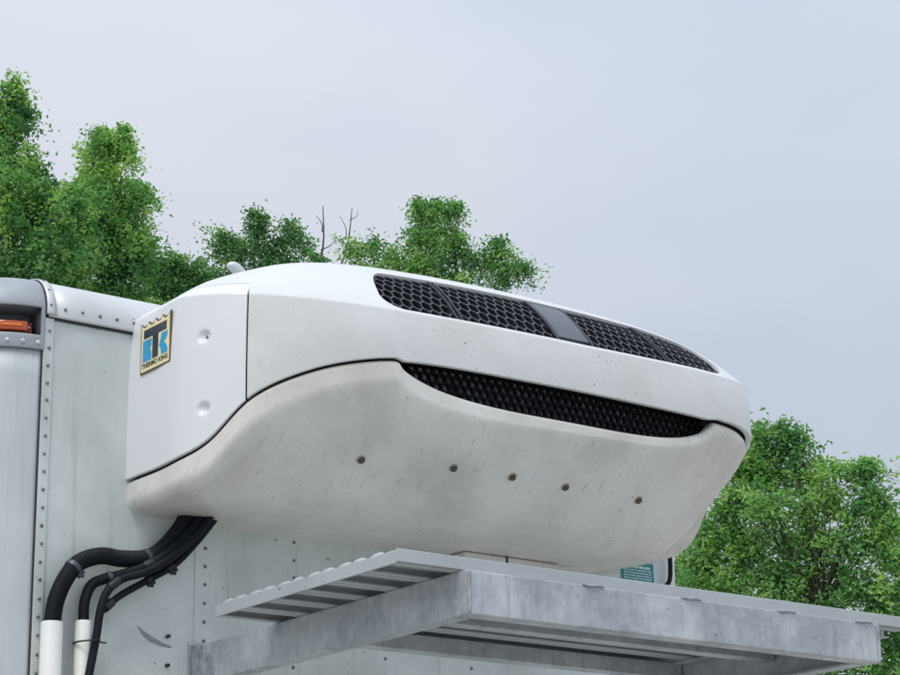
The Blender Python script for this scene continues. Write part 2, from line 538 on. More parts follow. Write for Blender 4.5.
# amber marker lamp
def arc_block(a0, a1, v0, v1, d0, d1, mat, name, parent):
    A = np.linspace(a0, a1, 16)
    rows = [[cap_pt(a, v0, d0) for a in A], [cap_pt(a, v0, d1) for a in A], [cap_pt(a, v1, d1) for a in A], [cap_pt(a, v1, d0) for a in A]]
    m = MB().grid(np.array(rows))
    m.add([r_[0] for r_ in rows], [(0, 1, 2, 3)]); m.add([r_[-1] for r_ in rows], [(3, 2, 1, 0)])
    o = m.build(name, mat, parent); fix_normals(o)
    return bevel(o, .003)
lampo = arc_block(.115, .70, .044, .074, .050, .030, M['amber_base'], 'marker_lamp', capL)
arc_block(.20, .62, .047, .071, .0295, .016, M['amber'], 'lamp_lens', lampo)
arc_block(.27, .52, .056, .064, .0155, .0135, M['lamp_print'], 'lens_rib', lampo)
for a in (.158, .655): MB().dome(cap_pt(a, .059, .0295), (-math.sin(a), -math.cos(a), 0), .005, .004).build('lamp_screw', M['screw'], lampo, 60)

# peeled paint patch, stray bolts and hairline cracks
m = MB(); top = [(0.034, -.352), (.050, -.362), (.075, -.375), (.105, -.388), (.130, -.394)]; bot = [(.128, -.399), (.100, -.3965), (.070, -.388), (.048, -.372)]
pp = top+bot
m.add([(x, -.0011, Z0+z) for x, z in pp], [tuple(range(len(pp)))])
m.build('peeled_patch', M['peel'], box_root)
for (x, z) in ((.117, -.372), (.117, -.442)):
    m = MB(); m.tube([(x, .0, Z0+z), (x, -.012, Z0+z)], .0045, 6); m.build('bolt', M['tie'], box_root, 30)
rc = random.Random(9)
for q in range(6):
    a, z = rc.uniform(.28, .46), Z0+rc.uniform(-.10, -.02)
    m = MB(); P = []
    for k in range(26):
        P.append((XL-.004-(RC+.0001)*math.sin(a), RC-(RC+.0001)*math.cos(a)+.004, z))
        a += rc.uniform(-.022, .018); z -= rc.uniform(-.003, .010)
    m.tube(P, [.0004+.0006*rc.random() for _ in P], 5); m.build('paint_crack', M['crack'], box_root)
# chassis under the box (below the frame)
for x in (.30, 1.14):
    MB().box((x-.05, .3, ZB-.28), (x+.05, LEN-.1, ZB-.061)).build('chassis_rail', M['galv'], box_root)
for x in (.0, 1.44):
    for y in (1.0, 4.6, 5.6):
        m = MB(); m.tube([(x-.14, y, .5), (x-.13, y, .5), (x+.13, y, .5), (x+.14, y, .5)], [.44, .5, .5, .44], 32)
        w = m.build('wheel', M['tyre'], box_root, 40)
        m = MB(); m.tube([(x-.145, y, .5), (x+.145, y, .5)], .27, 24)
        m.build('rim', M['galv'], w, 40)
for y in (1.0, 4.6, 5.6):
    MB().tube([(.0, y, .5), (1.44, y, .5)], .07, 12).build('axle', M['galv'], box_root, 40)
    for x in (.30, 1.14): MB().box((x-.04, y-.06, .53), (x+.04, y+.06, ZB-.27)).build('spring_hanger', M['galv'], box_root)

# ------------------------------------------------------------------ refrigeration unit
CX = .89
unit = empty('refrigeration_unit', (CX, 0, Z0-.1),
    'white streamlined refrigeration unit with black honeycomb grilles, mounted high on the cargo box', 'refrigeration unit')
left = [(0, 0), (0, -.12), (0, -.245), (.028, -.325), (.10, -.415), (.22, -.480), (.36, -.520), (.60, -.546), (.89, -.556)]
right = [(1.18, -.549), (1.42, -.532), (1.570, -.497), (1.660, -.438), (1.692, -.345), (1.672, -.240), (1.645, -.12), (1.625, 0)]
DENSE, SARC = catmull(left+right, None)
NU = 640
OUT = np.stack([np.interp(np.linspace(0, SARC[-1], NU), SARC, DENSE[:, k]) for k in (0, 1)], 1)
def q_of(x): return np.clip(abs(x-CX)/.89, 0, 1)
def zc_of(x, y): return Z0+.40-.038*np.clip((-.245-y)/.31, 0, 1)+.012*np.clip((x-1.0)/.7, 0, 1)
_lx = [0, .10, .18, .255, .335, .42, .52, .60, .66]     # distance along the outline from the wall
ZBX = np.array([0, .245, .33, .445, .585, .73, .83, 1.2])
ZBZ = np.array([0, .004, .030, .132, .198, .236, .248, .250])
_zd, _ = catmull(np.stack([ZBX, ZBZ], 1), None)
US = np.linspace(0, SARC[-1], NU)
US2 = np.minimum(US, (SARC[-1]-US)*1.62)
ZBOT = Z0+np.interp(US2, _zd[:, 0], _zd[:, 1])
ZBOT += -.008*np.clip((OUT[:, 0]-.425)/.02, 0, 1)*np.clip((1.47-OUT[:, 0])/.05, 0, 1)*(OUT[:, 1] < -.4)
ZCR = np.array([zc_of(x, y) for x, y in OUT])
# outward plan normals
T = np.gradient(OUT, axis=0); T /= np.linalg.norm(T, axis=1)[:, None]
NRM = np.stack([T[:, 1], -T[:, 0]], 1)
NRM *= np.sign((NRM*(OUT-np.array([CX, -.1]))).sum(1))[:, None]
INN = np.stack([OUT[:, 0]-np.sign(OUT[:, 0]-CX)*.34*np.array([q_of(x) for x in OUT[:, 0]])**3, OUT[:, 1]*.38], 1)
ZTOP = np.array([Z0+.580-.045*q_of(x)**2 for x in OUT[:, 0]])

def dome_pt(i, t, off=0.):
    """point on the top cover: i may be fractional outline index"""
    def at(t):
        a = np.array([np.interp(i, np.arange(NU), OUT[:, k]) for k in (0, 1)])
        b = np.array([np.interp(i, np.arange(NU), INN[:, k]) for k in (0, 1)])
        z0 = np.interp(i, np.arange(NU), ZCR); z1 = np.interp(i, np.arange(NU), ZTOP)
        p = a+(b-a)*t
        return np.array([p[0], p[1], z0+(z1-z0)*(1-(1-t)**2.2)])
    p = at(t)
    if off:
        d = at(min(t+.01, 1))-at(max(t-.01, 0))
        nn = np.array([np.interp(i, np.arange(NU), NRM[:, k]) for k in (0, 1)])
        tx = np.array([-nn[1], nn[0], 0])
        nv = np.cross(tx, d); nv /= np.linalg.norm(nv)
        if nv[2] < 0: nv = -nv
        p = p+nv*off
    return p
def band_pt(i, f, off=0., zlo=None):
    zl = ZBOT[i] if zlo is None else zlo
    z = zl+(ZCR[i]-zl)*f
    o = .006*(1-f)+.004*math.sin(math.pi*f)+off
    return np.array([OUT[i, 0]+NRM[i, 0]*o, OUT[i, 1]+NRM[i, 1]*o, z])

iS = int(np.argmin(abs(SARC[-1]*0+US-.432)))      # left panel seam index
iR = NU-1-iS
GAP = .004
# front band
m = MB(); fs = np.r_[0, .03, np.linspace(.08, .95, 9), .985, 1.0]
P = np.array([[band_pt(i, f) for f in fs] for i in range(iS, iR+1)])
m.grid(P, flip=False)
o = m.build('front_band', M['shell'], unit, 50); solid(fix_normals(o), .016, -1); bevel(o, .003, 3, 50)
BAND = o
# side door panels (a dense sheet so that the screw dimples are real hollows)
def side_panel(idx, name, mat, dimples):
    fs = np.r_[0, .01, np.linspace(.03, .97, 90), .99, 1.]
    ii = np.linspace(idx[0], idx[-1], 110)
    P = []
    for i in ii:
        i0 = int(math.floor(i)); i1 = min(i0+1, NU-1); w = i-i0
        col = [band_pt(i0, f)*(1-w)+band_pt(i1, f)*w for f in fs]
        col += [dome_pt(i, t) for t in (.02, .05, .085, .12)]
        for k, p in enumerate(col):
            for (dy, dz) in dimples:
                d = math.hypot(p[1]-dy, p[2]-dz)
                if d < .017:
                    s = 1 if idx[0] < 150 else -1
                    p[0] += s*.010*(1-max(0, (d-.008)/.009))
        P.append(col)
    m = MB(); m.grid(np.array(P))
    o = m.build(name, mat, unit, 50); fix_normals(o); solid(o, .012, -1); bevel(o, .0025, 2, 60)
    return o
DIMP = [(-.318, Z0+.285), (-.322, Z0+.108)]
sp_ = side_panel(range(0, iS), 'side_panel', M['door'], DIMP)
side_panel(range(iR+1, NU), 'side_panel', M['door'], [])

# top cover with the upper grille opening
GX0, GX1 = .400, 1.535
def gopen(x):
    s = (x-GX0)/(GX1-GX0)
    if s <= 0 or s >= 1: return None
    e = min(s, 1-s)*(GX1-GX0)
    r = .065
    k = 1. if e > r else math.sqrt(max(0, 1-(1-e/r)**2))
    kr = 1. if (1-s)*(GX1-GX0) > .22 or s < .5 else .76+.24*((1-s)*(GX1-GX0)/.22)
    t0, t1 = .022, .425*kr
    mid = .12
    return mid+(t0-mid)*k, mid+(t1-mid)*k
def idx_at(x):
    return np.interp(x, OUT[110:-110, 0], np.arange(110, NU-110))
ii = sorted(set(np.r_[np.arange(0, NU-1, 2), NU-1,
        [idx_at(x) for x in np.r_[GX0+np.array([-.001, .0005, .002, .005, .01, .018, .028, .04, .05, .07]),
                                  GX1-np.array([-.001, .0005, .002, .005, .01, .018, .028, .04, .05, .07, .1, .15, .22])]]].round(4)))
low, high = [], []
for i in ii:
    x = float(np.interp(i, np.arange(NU), OUT[:, 0]))
    ts = .0015
    if i < iS: ts = .128
    elif i > iR: ts = .128
    g_ = gopen(x)
    a, b = g_ if g_ else (.12, .12)
    if i < iS or i > iR: a = b = .16
    low.append([dome_pt(i, t, -.0005) for t in ts+(a-ts)*np.linspace(0, 1, 7)])
    high.append([dome_pt(i, t, -.0005) for t in b+(1-b)*np.linspace(0, 1, 26)**1.1])
low, high = np.array(low), np.array(high)
m = MB(); m.grid(low); m.grid(high)
inner = high[:, -1]
h_ = len(inner)//2
pl_, pr_ = inner[:h_], inner[::-1][:h_]
m.grid(np.array([[pl_[k]+(pr_[k]-pl_[k])*w+np.array([0, 0, .012*math.sin(math.pi*w)]) for w in np.linspace(0, 1, 16)] for k in range(h_)]))
o = m.build('top_cover', M['shell'], unit)
bm = bmesh.new(); bm.from_mesh(o.data); bmesh.ops.remove_doubles(bm, verts=bm.verts, dist=.0004)
bmesh.ops.recalc_face_normals(bm, faces=bm.faces); bm.to_mesh(o.data); bm.free()
for p in o.data.polygons: p.use_smooth = True
o.data.set_sharp_from_angle(angle=R(50))
solid(o, .010, -1); bevel(o, .003, 3, 55)
TOP = o

# added near-black sheet, stands in for the shade inside all gaps
m = MB()
P = []
for i in range(0, NU, 2):
    x, y = OUT[i]; ins = .024; e = 0.
    if y < -.4 and .40 < x < 1.49: e = min(1, min(x-.40, 1.49-x)/.06)
    ins += .06*e
    rl_ = .004 if x > 1.3 and e < .5 else .022
    if x > 1.5: ins = .020+.064*e
    P.append([(x-NRM[i, 0]*ins, y-NRM[i, 1]*ins, z) for z in (ZBOT[i]-rl_-.085*e, ZBOT[i]-rl_*.7, ZBOT[i]+.02, ZCR[i]-.03)]
             + [tuple(dome_pt(i, t, -.045 if .38 < x < 1.54 and y < -.4 else -.024)) for t in (.03, .16, .3, .45, .6, .75)])
m.grid(np.array(P)); m.build('gap_shade_sheet', M['gap_shade'], unit, 60)

# belly
def lower_open(x):
    s = (x-.436)/(1.462-.436)
    if s <= 0 or s >= 1: return 0.
    return .074*(1-abs(2*s-1)**3.6)**.75
BIN = np.stack([np.where(OUT[:, 0] < CX, CX+(OUT[:, 0]-CX)*.865, CX+(OUT[:, 0]-CX)*np.interp(-OUT[:, 1], [0, .22, .50, .55], [.64, .65, .81, .84])), OUT[:, 1]*.54], 1)
ZBEL = Z0-.086
m = MB(); P = []
for i in range(NU):
    x, y = OUT[i]
    d = lower_open(x) if y < -.4 else 0.
    z0 = ZBOT[i]-.0034-d
    fr = np.clip((-y-.25)/.28, 0, 1); fr = fr*fr*(3-2*fr)
    rt = np.clip((x-1.2)/.4, 0, 1)
    pw = (2.0-.55*fr)*(1-rt)+1.0*rt
    tp = np.array([x, y])+NRM[i]*(.002-.012*min(1, d/.05)-.013*rt)
    bt = BIN[i]
    col = [(tp[0]-NRM[i, 0]*.03, tp[1]-NRM[i, 1]*.03, z0-.004), (tp[0]-NRM[i, 0]*.014, tp[1]-NRM[i, 1]*.014, z0),
           (tp[0]-NRM[i, 0]*.005, tp[1]-NRM[i, 1]*.005, z0-.003)]
    lf = np.clip((1.05-x)/.9, 0, 1)
    kd = min((.030+.045*lf)*(1-.25*rt), (z0-ZBEL)*.72)+.001
    A_ = np.array([tp[0], tp[1], z0-.010]); B_ = np.array([bt[0], bt[1], ZBEL])
    K_ = A_+np.array([0, 0, -kd])
    m1 = K_+(B_-K_)*(.50)+np.array([NRM[i, 0], NRM[i, 1], -.45])*(.006+.005*rt)
    W_ = np.array([bt[0]+(CX-bt[0])*.3, bt[1]*.6, ZBEL-.004])
    Q = [A_, K_, m1, B_, W_]
    for _ in range(4):
        Q2 = [Q[0]]
        for a_, b_ in zip(Q[:-1], Q[1:]): Q2 += [a_*.75+b_*.25, a_*.25+b_*.75]
        Q = Q2+[Q[-1]]
    col += [tuple(q) for q in Q]
    col.append((bt[0]+(CX-bt[0])*.3, 0, ZBEL-.002))
    P.append(col)
BEL = np.array(P)
m.grid(BEL)
o = m.build('lower_cover', M['belly'], unit, 50); fix_normals(o)
BELLY = o

# honeycomb nets
def honeycomb(name, fmap, x0, x1, b0, b1, pitch, wall, depth, mat, parent, inside):
    m = MB()
    rad = pitch/math.sqrt(3); dy = pitch*math.sqrt(3)/2
    row = 0; b = b0
    while b <= b1+dy*.6:
        x = x0+(pitch/2 if row % 2 else 0)
        while x <= x1+pitch*.5:
            if inside(x, b):
                vo, vi, vd = [], [], []
                for k in range(6):
                    an = math.pi/6+k*math.pi/3
                    cx_, cy_ = math.cos(an), math.sin(an)
                    vo.append(fmap(x+rad*cx_, b+rad*cy_, 0)); ri = rad-wall
                    vi.append(fmap(x+ri*cx_, b+ri*cy_, .0)); vd.append(fmap(x+(ri-.001)*cx_, b+(ri-.001)*cy_, -depth))
                m.add(vo+vi+vd, [(k, (k+1) % 6, 6+(k+1) % 6, 6+k) for k in range(6)]+[(6+k, 6+(k+1) % 6, 12+(k+1) % 6, 12+k) for k in range(6)])
            x += pitch
        b += dy; row += 1
    return tag(m.build(name, mat, parent), kind='stuff')
SL = .150     # slant length that t = .53 spans
def up_map(x, b, off):
    g_ = gopen(min(max(x, GX0+.004), GX1-.004)); t = .022+(b/SL)*.403
    t = min(max(t, g_[0]-.012), g_[1]+.012)
    return tuple(dome_pt(idx_at(x), max(t, .001), -.007+off))
def up_in(x, b):
    g_ = gopen(x)
    if not g_: return False
    t = .022+(b/SL)*.403
    return g_[0]-.04 < t < g_[1]+.04
upg = empty('upper_grille', (CX, -.5, Z0+.4)); upg.parent = unit
upg.location = Vector((CX, -.5, Z0+.4))-unit.location
BX0, BX1 = .925, 1.026
secs = [(GX0, .605), (.627, BX0-.012), (BX1+.012, 1.292), (1.314, GX1)]
for (a, b) in secs:
    honeycomb('grille_net', up_map, a+.006, b-.006, .006, SL, 
              .0285, .0024, .014, M['grille'], upg,
              lambda x, bb, a=a, b=b: a-.004 < x < b+.004 and up_in(x, bb))
def up_strip(xa, xb, ba, bb, off, mat, name, nx=4, nb=10, th=.012):
    P = np.array([[up_map(x, b, off) for b in np.linspace(ba, bb, nb)] for x in np.linspace(xa, xb, nx)])
    o = MB().grid(P).build(name, mat, upg); fix_normals(o)
    n_ = o.data.polygons[0].normal
    if n_.y > 0: o.data.flip_normals()
    solid(o, th, -1); return bevel(o, .002)
for xa, xb in ((.606, .612), (.6205, .6265), (1.293, 1.299), (1.3075, 1.3135), (BX0-.011, BX0-.002), (BX1+.002, BX1+.011)):
    up_strip(xa, xb, 0, SL, .004, M['grille'], 'grille_rib', 3)
for xm in (.6162, 1.3032):
    for k in range(7): up_strip(xm-.0045, xm+.0045, .006+k*.025, .010+k*.025, .0, M['grille'], 'grille_rung', 3, 3, .008)
up_strip(BX0, BX1, .012, SL-.010, .004, M['badge'], 'badge_plate', 8, 12, .010)
# lower grille net
def lo_map(x, b, off):
    i = idx_at(min(max(x, .43), 1.47)); i0 = int(i); w = i-i0
    p = OUT[i0]*(1-w)+OUT[i0+1]*w; nn = NRM[i0]*(1-w)+NRM[i0+1]*w
    zb_ = ZBOT[i0]
    ins = -.046+off
    return (p[0]+nn[0]*ins, p[1]+nn[1]*ins, zb_-b+.004)
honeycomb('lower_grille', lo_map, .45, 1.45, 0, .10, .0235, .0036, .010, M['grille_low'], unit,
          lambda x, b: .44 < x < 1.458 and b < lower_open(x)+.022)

m = MB(); P = []
for x in np.linspace(.50, 1.40, 60):
    i = int(idx_at(x)); P.append([(OUT[i, 0]-NRM[i, 0]*.066, OUT[i, 1]-NRM[i, 1]*.066, ZBOT[i]-b) for b in (-.01, .095)])
m.grid(np.array(P)); m.build('condenser_coil', M['coil'], unit, 60)
# belly bolts: seated on the cover
def belly_at(px_x, z):
    best = None
    for i in range(110, NU-110, 2):
        for j in range(6, BEL.shape[1]-22):
            d = abs(BEL[i, j, 0]-px_x)+abs(BEL[i, j, 2]-z)
            if best is None or d < best[0]: best = (d, i, j)
    _, i, j = best
    p = BEL[i, j]; n_ = np.cross(BEL[i+1, j]-BEL[i-1, j], BEL[i, j+1]-BEL[i, j-1]); n_ /= np.linalg.norm(n_)
    if n_[1] > 0: n_ = -n_
    return Vector(p), Vector(n_)
BOLTS = [(.412, .024), (.655, .026), (.83, .026), (1.005, .028), (1.268, .028)]
for bx, bz in BOLTS:
    p, n_ = belly_at(bx, Z0+bz)
    m = MB(); m.dome(p-n_*.001, n_, .0135, .004, 16, 2); b_ = m.build('bolt', M['washer'], unit, 60)
    m = MB(); m.tube([p+n_*.0005, p+n_*.007], .0088, 6); m.build('bolt_head', M['bolt'], b_, 30)
for (dy, dz) in DIMP:
    xi = float(np.interp(-dy, -OUT[:100, 1], OUT[:100, 0]))
    m = MB(); m.dome((xi+.0075, dy, dz), (-1, 0, 0), .0062, .004, 12, 2)
    s_ = m.build('screw', M['screw'], sp_, 60)
    m = MB(); m.box((xi+.0030, dy-.0042, dz-.0009), (xi+.0045, dy+.0042, dz+.0009)); m.box((xi+.0031, dy-.0009, dz-.0042), (xi+.0046, dy+.0009, dz+.0042))
    m.build('screw_slot', M['rubber'], s_)
# lip under the belly and drain tray, flat pan to the wall
bevel(MB().box((.93, -.115, Z0-.125), (1.25, -.012, Z0-.0905)).build('drain_tray', M['belly'], unit), .006, 3)
MB().box((1.065, -.117, Z0-.124), (1.071, -.0118, Z0-.0915)).build('tray_strap', M['rubber'], unit)

# emblem plate on the side panel (X = 0)
def text_mesh(s, size, bold=0.):
    c = bpy.data.curves.new('lettering', 'FONT'); c.body = s; c.size = size; c.offset = bold
    c.align_x = 'CENTER'; c.align_y = 'CENTER'
    o = bpy.data.objects.new('lettering', c); COL.objects.link(o)
    bpy.context.view_layer.update()
    me = bpy.data.meshes.new_from_object(o.evaluated_get(bpy.context.evaluated_depsgraph_get()))
    bpy.data.objects.remove(o); return me
EY0, EY1, EZ0, EZ1 = -.068, -.206, Z0+.250, Z0+.372     # left edge, right edge, bottom, top
EW, EH = abs(EY1-EY0), EZ1-EZ0
def emb(u, v, d):      # u 0..1 left to right as seen, v 0..1 bottom to top, d outwards
    return (-.0078-d, EY0+(EY1-EY0)*u, EZ0+EH*v)
def plate(polys, d, mat, name, parent, th=.001):
    m = MB()
    for poly in polys:
        k = len(poly)
        m.add([emb(u, v, d) for u, v in poly]+[emb(u, v, d-th) for u, v in poly],
              [tuple(range(k)), tuple(range(2*k-1, k-1, -1))]+[(i, i+k, (i+1) % k+k, (i+1) % k) for i in range(k)])
    o = m.build(name, mat, parent); fix_normals(o); return o
def crown(e=0.):
    pts = [(0-e, 0-e*.8), (1+e, 0-e*.8), (1+e, 1+e)]
    for k in range(4):
        u = 1-k*.25
        if k: pts.append((u, .99+e))
        pts += [(u-.06, .93+e), (u-.125, .915+e), (u-.19, .93+e)]
    pts.append((0-e, 1+e))
    return pts
pe = plate([crown(.035)], .002, M['olive'], 'emblem_plate', unit, .004)
plate([crown(0)], .0026, M['cream'], 'emblem_face', pe)
plate([[(.41, .20), (.61, .20), (.61, .68), (.90, .68), (.90, .86), (.10, .86), (.10, .68), (.41, .68)]], .0034, M['navy'], 'emblem_letter', pe)
Kl = [(.07, .20), (.37, .20), (.37, .36), (.33, .40), (.33, .46), (.37, .50), (.37, .64), (.07, .64)]
Kr = [(.65, .42), (.70, .52), (.73, .64), (.94, .64), (.93, .56), (.88, .48), (.80, .43), (.89, .38), (.94, .30), (.94, .20), (.73, .20), (.71, .32), (.65, .40)]
plate([Kl], .0034, M['blue'], 'emblem_letter', pe); plate([Kr], .0034, M['blue'], 'emblem_letter', pe)
tm = text_mesh('THERMO KING', .0165, .0005)
vsx = [v.co.copy() for v in tm.vertices]
wid = max(v.x for v in vsx)-min(v.x for v in vsx)
for v in tm.vertices:
    u = .5+v.co.x/wid*.92; w_ = .11+v.co.y/EH
    v.co = emb(u, w_, .0032)
tm.materials.clear(); link('emblem_lettering', tm, M['navy'], pe)

# roof lug behind the cover
m = MB()
pts = catmull([(.345, .04, Z0+.45), (.343, .04, Z0+.565), (.333, .04, Z0+.600), (.312, .04, Z0+.618), (.292, .04, Z0+.618)], 24)
m.tube(pts, [.016]*20+[.0155, .014, .011, .005], 14); o = m.build('exhaust_stub', M['rail'], unit, 50)

# ------------------------------------------------------------------ notice and handle hose at the right of the wall
st = empty('warning_sticker', (1.58, -.003, Z0-.07), 'small teal notice sticker below the right end of the refrigeration unit', 'sticker')
SX0, SX1, SZ0, SZ1 = 1.560, 1.680, Z0-.110, Z0-.026
MB().box((SX0, -.0045, SZ0), (SX1, -.0027, SZ1)).build('sticker_face', M['teal'], st)
m = MB(); rr = random.Random(5); z = SZ1-.010; k = 0
while z > SZ0+.008:
    hgt = .007 if k == 0 else .0032
    x = SX0+.008 if k else SX0+.03
    while x < SX1-.012:
        w_ = rr.uniform(.006, .02); x2 = min(x+w_, SX1-.008)
        m.box((x, -.0052, z-hgt), (x2, -.0046, z)); x = x2+.003
    z -= hgt+.0045; k += 1
tag(m.build('sticker_print', M['print_white'], st), kind='stuff')
m = MB(); m.tube(catmull([(1.735, -.014, Z0+.02), (1.736, -.014, Z0-.03), (1.730, -.014, Z0-.070), (1.712, -.014, Z0-.088), (1.698, -.014, Z0-.098), (1.692, -.014, Z0-.13), (1.690, -.014, Z0-.42)], 40), .0068, 10)
tag(m.build('drain_hose', M['hose'], None, 60), 'thin dark drain hose bending down beside the teal sticker', 'hose')

# ------------------------------------------------------------------ hoses and conduits on the wall
def zrel(P): return [(x, y, z+Z0) for x, y, z in P]
H1 = zrel([(-.205, -.034, -.440), (-.205, -.034, -.385), (-.196, -.035, -.315), (-.167, -.04, -.251), (-.142, -.04, -.225), (-.087, -.04, -.204), (-.031, -.04, -.205), (.044, -.04, -.192), (.089, -.04, -.156), (.127, -.05, -.101), (.14, -.06, -.06)])
H2 = zrel([(-.124, -.034, -.440), (-.124, -.034, -.375), (-.123, -.034, -.315), (-.104, -.032, -.273), (-.076, -.04, -.258), (-.039, -.045, -.247), (.033, -.06, -.216), (.097, -.065, -.168), (.154, -.07, -.102), (.173, -.07, -.06)])
H3 = zrel([(-.137, -.055, -.90), (-.129, -.06, -.549), (-.119, -.06, -.491), (-.104, -.06, -.405), (-.093, -.06, -.33), (-.076, -.06, -.288), (-.04, -.06, -.258), (.015, -.078, -.238), (.089, -.085, -.188), (.173, -.085, -.1), (.192, -.085, -.06)])
H4 = zrel([(-.093, -.058, -.342), (-.084, -.056, -.334), (-.043, -.05, -.299), (.029, -.05, -.254), (.104, -.05, -.207), (.161, -.055, -.146), (.207, -.06, -.086), (.229, -.06, -.051)])

def hose(name, ctrl, r, label, rib, group):
    root = empty(name, ctrl[0], label, 'hose', group)
    n_ = 320 if rib else 90
    P = catmull(ctrl, n_)
    rad = [r*(1+(.06*math.sin(i*math.pi/1.5) if rib else 0)) for i in range(n_)]
    MB().tube(P, rad, 14).build('hose_body', M['hose'], root, 75)
    return root, P
def clamp(P, f, r, root, w=.012, mat='clamp', name='clamp', stub=True):
    k = int(f*(len(P)-1)); k = min(max(k, 2), len(P)-3)
    p = Vector(P[k]); t = Vector(P[k+2]-P[k-2]).normalized()
    m = MB(); m.tube([p-t*w, p-t*w*.5, p+t*w*.5, p+t*w], [r*1.07, r*1.11, r*1.11, r*1.07], 16)
    o = m.build(name, M[mat], root, 40)
    if stub:
        nn = t.cross(Vector((0, -1, 0))).normalized()
        m = MB(); q = p+nn*r*1.15-Vector((0, .004, 0))
        m.tube([q-t*.010, q+t*.010], .006, 8); m.tube([q, q+nn*.010], .004, 6); m.build('clamp_screw', M[mat], o, 40)
    return o
r1, P1 = hose('corrugated_hose', H1, .0200, 'thickest black corrugated hose, rising from the left white pipe into the unit', True, 'black hoses below the unit')
clamp(P1, .355, .0200, r1, .006); clamp(P1, .70, .0200, r1, .006)
r2, P2 = hose('rubber_hose', H2, .0128, 'medium black hose rising from the right white pipe beside the thickest hose', False, 'black hoses below the unit')
clamp(P2, .41, .0128, r2, .005); clamp(P2, .60, .0128, r2, .012, 'tie', 'tape_wrap', False)
r3, P3 = hose('rubber_hose', H3, .0100, 'long thin black hose hanging straight down in front of the right white pipe', False, 'black hoses below the unit')
clamp(P3, .66, .0100, r3, .016, 'tie', 'tape_wrap', False)
r4, P4 = hose('rubber_hose', H4, .0085, 'lowest short black hose branching down-left from the bundle under the unit', False, 'black hoses below the unit')
clamp(P4, .07, .0100, r4, .014, 'tie', 'hose_coupling', False); clamp(P4, .52, .009, r4, .010, 'tie', 'tape_wrap', True)
clamp(P4, .36, .009, r4, .006, 'tie', 'tape_wrap', True)

def conduit(x, r, ztop, label):
    root = empty('plastic_conduit', (x, -.035, ZB), label, 'pipe', 'white plastic pipes on the wall')
    m = MB(); zt = Z0+ztop; n_ = 28
    prof = [(r, ZB), (r, zt-.002), (r-.0012, zt), (r-.0035, zt), (r-.004, zt-.05)]
    P = np.array([[(x+rr_*math.cos(2*math.pi*k/n_), -.034+rr_*math.sin(2*math.pi*k/n_), z) for rr_, z in prof] for k in range(n_)])
    m.grid(P, close_u=True); m.build('pipe_body', M['pvc'], root, 50)
    return root
c1_ = conduit(-.205, .0258, -.372, 'wider white plastic pipe at the corner post, holding the thickest hose')
c2_ = conduit(-.124, .0200, -.362, 'narrower white plastic pipe with a black zip tie, beside the hanging hose')
m = MB(); an = np.linspace(0, 2*math.pi, 28)
m.tube([(-.118+.030*math.cos(a), -.040+.033*math.sin(a), Z0-.412+.003*math.cos(a)) for a in an], .0024, 6)
m.tube([(-.090, -.055, Z0-.412), (-.076, -.06, Z0-.413)], .002, 6)
m.build('zip_tie', M['tie'], c2_, 50)

# ------------------------------------------------------------------ walkway platform below the unit
plat = empty('walkway_platform', (.79, -.6, Z0-.483),
    'galvanised steel walkway platform with serrated planks, sticking out below the refrigeration unit', 'platform')
PX0, PX1, PYF = .187, 1.388, -1.115
PT, PB = Z0-.391, Z0-.483
def channel_x(x0, x1, yf, depth, name):
    # C channel: web at the front, flanges to the back
    t = .008
    m = MB()
    m.box((x0, yf, PB+.0005), (x1, yf+t, PT-.0005))
    m.box((x0, yf+t, PT-.0005-t), (x1, yf+depth, PT-.0005)); m.box((x0, yf+t, PB+.0005), (x1, yf+depth, PB+.0005+t))
    return bevel(m.build(name, M['galv'], plat), .0025)
channel_x(PX0+.002, PX1, PYF, .045, 'front_beam')
def arm(x, sgn, name):
    t = .008; m = MB()
    y0, y1 = PYF+.003, -.0035
    xa, xb = (x, x+t) if sgn > 0 else (x-t, x)
    m.box((xa, y0, PB), (xb, y1, PT))
    xc, xd = (x+t, x+.042) if sgn > 0 else (x-.042, x-t)
    m.box((xc, y0+.05, PT-t), (xd, y1, PT)); m.box((xc, y0+.05, PB), (xd, y1, PB+t))
    return bevel(m.build(name, M['galv'], plat), .002)
arm(PX0, 1, 'side_arm'); arm(PX1, -1, 'side_arm')
# weld gusset and wall plate at the arm's foot
for x, s in ((PX0, 1), (PX1, -1)):
    m = MB(); xo = x-s*.004; xi = x-s*.0002
    pts = [(-.004, PT+.004), (-.004, PB-.02), (-.125, PB+.004), (-.060, PT-.004)]
    m.add([(xo, y, z) for y, z in pts]+[(xi, y, z) for y, z in pts], [(0, 1, 2, 3), (7, 6, 5, 4), (0, 4, 5, 1), (1, 5, 6, 2), (2, 6, 7, 3), (3, 7, 4, 0)])
    o = m.build('gusset_plate', M['weld'], plat); fix_normals(o); bevel(o, .0015)
    bevel(MB().box((x-.010 if s > 0 else x-.045, -.0034, PB-.05), (x+.045 if s > 0 else x+.010, -.0027, PT+.012)).build('wall_plate', M['galv'], plat), .0001)
    m = MB(); m.tube([(x+s*.004, PYF-.001, PB+.004), (x+s*.004, PYF-.001, PT-.004)], .0045, 8); m.build('weld_seam', M['weld'], plat, 60)
# cross bars under the planks
for y in (-.42, -.76):
    bevel(MB().box((PX0+.012, y-.02, PT-.042), (PX1-.012, y+.02, PT-.002)).build('cross_bar', M['galv'], plat), .002)
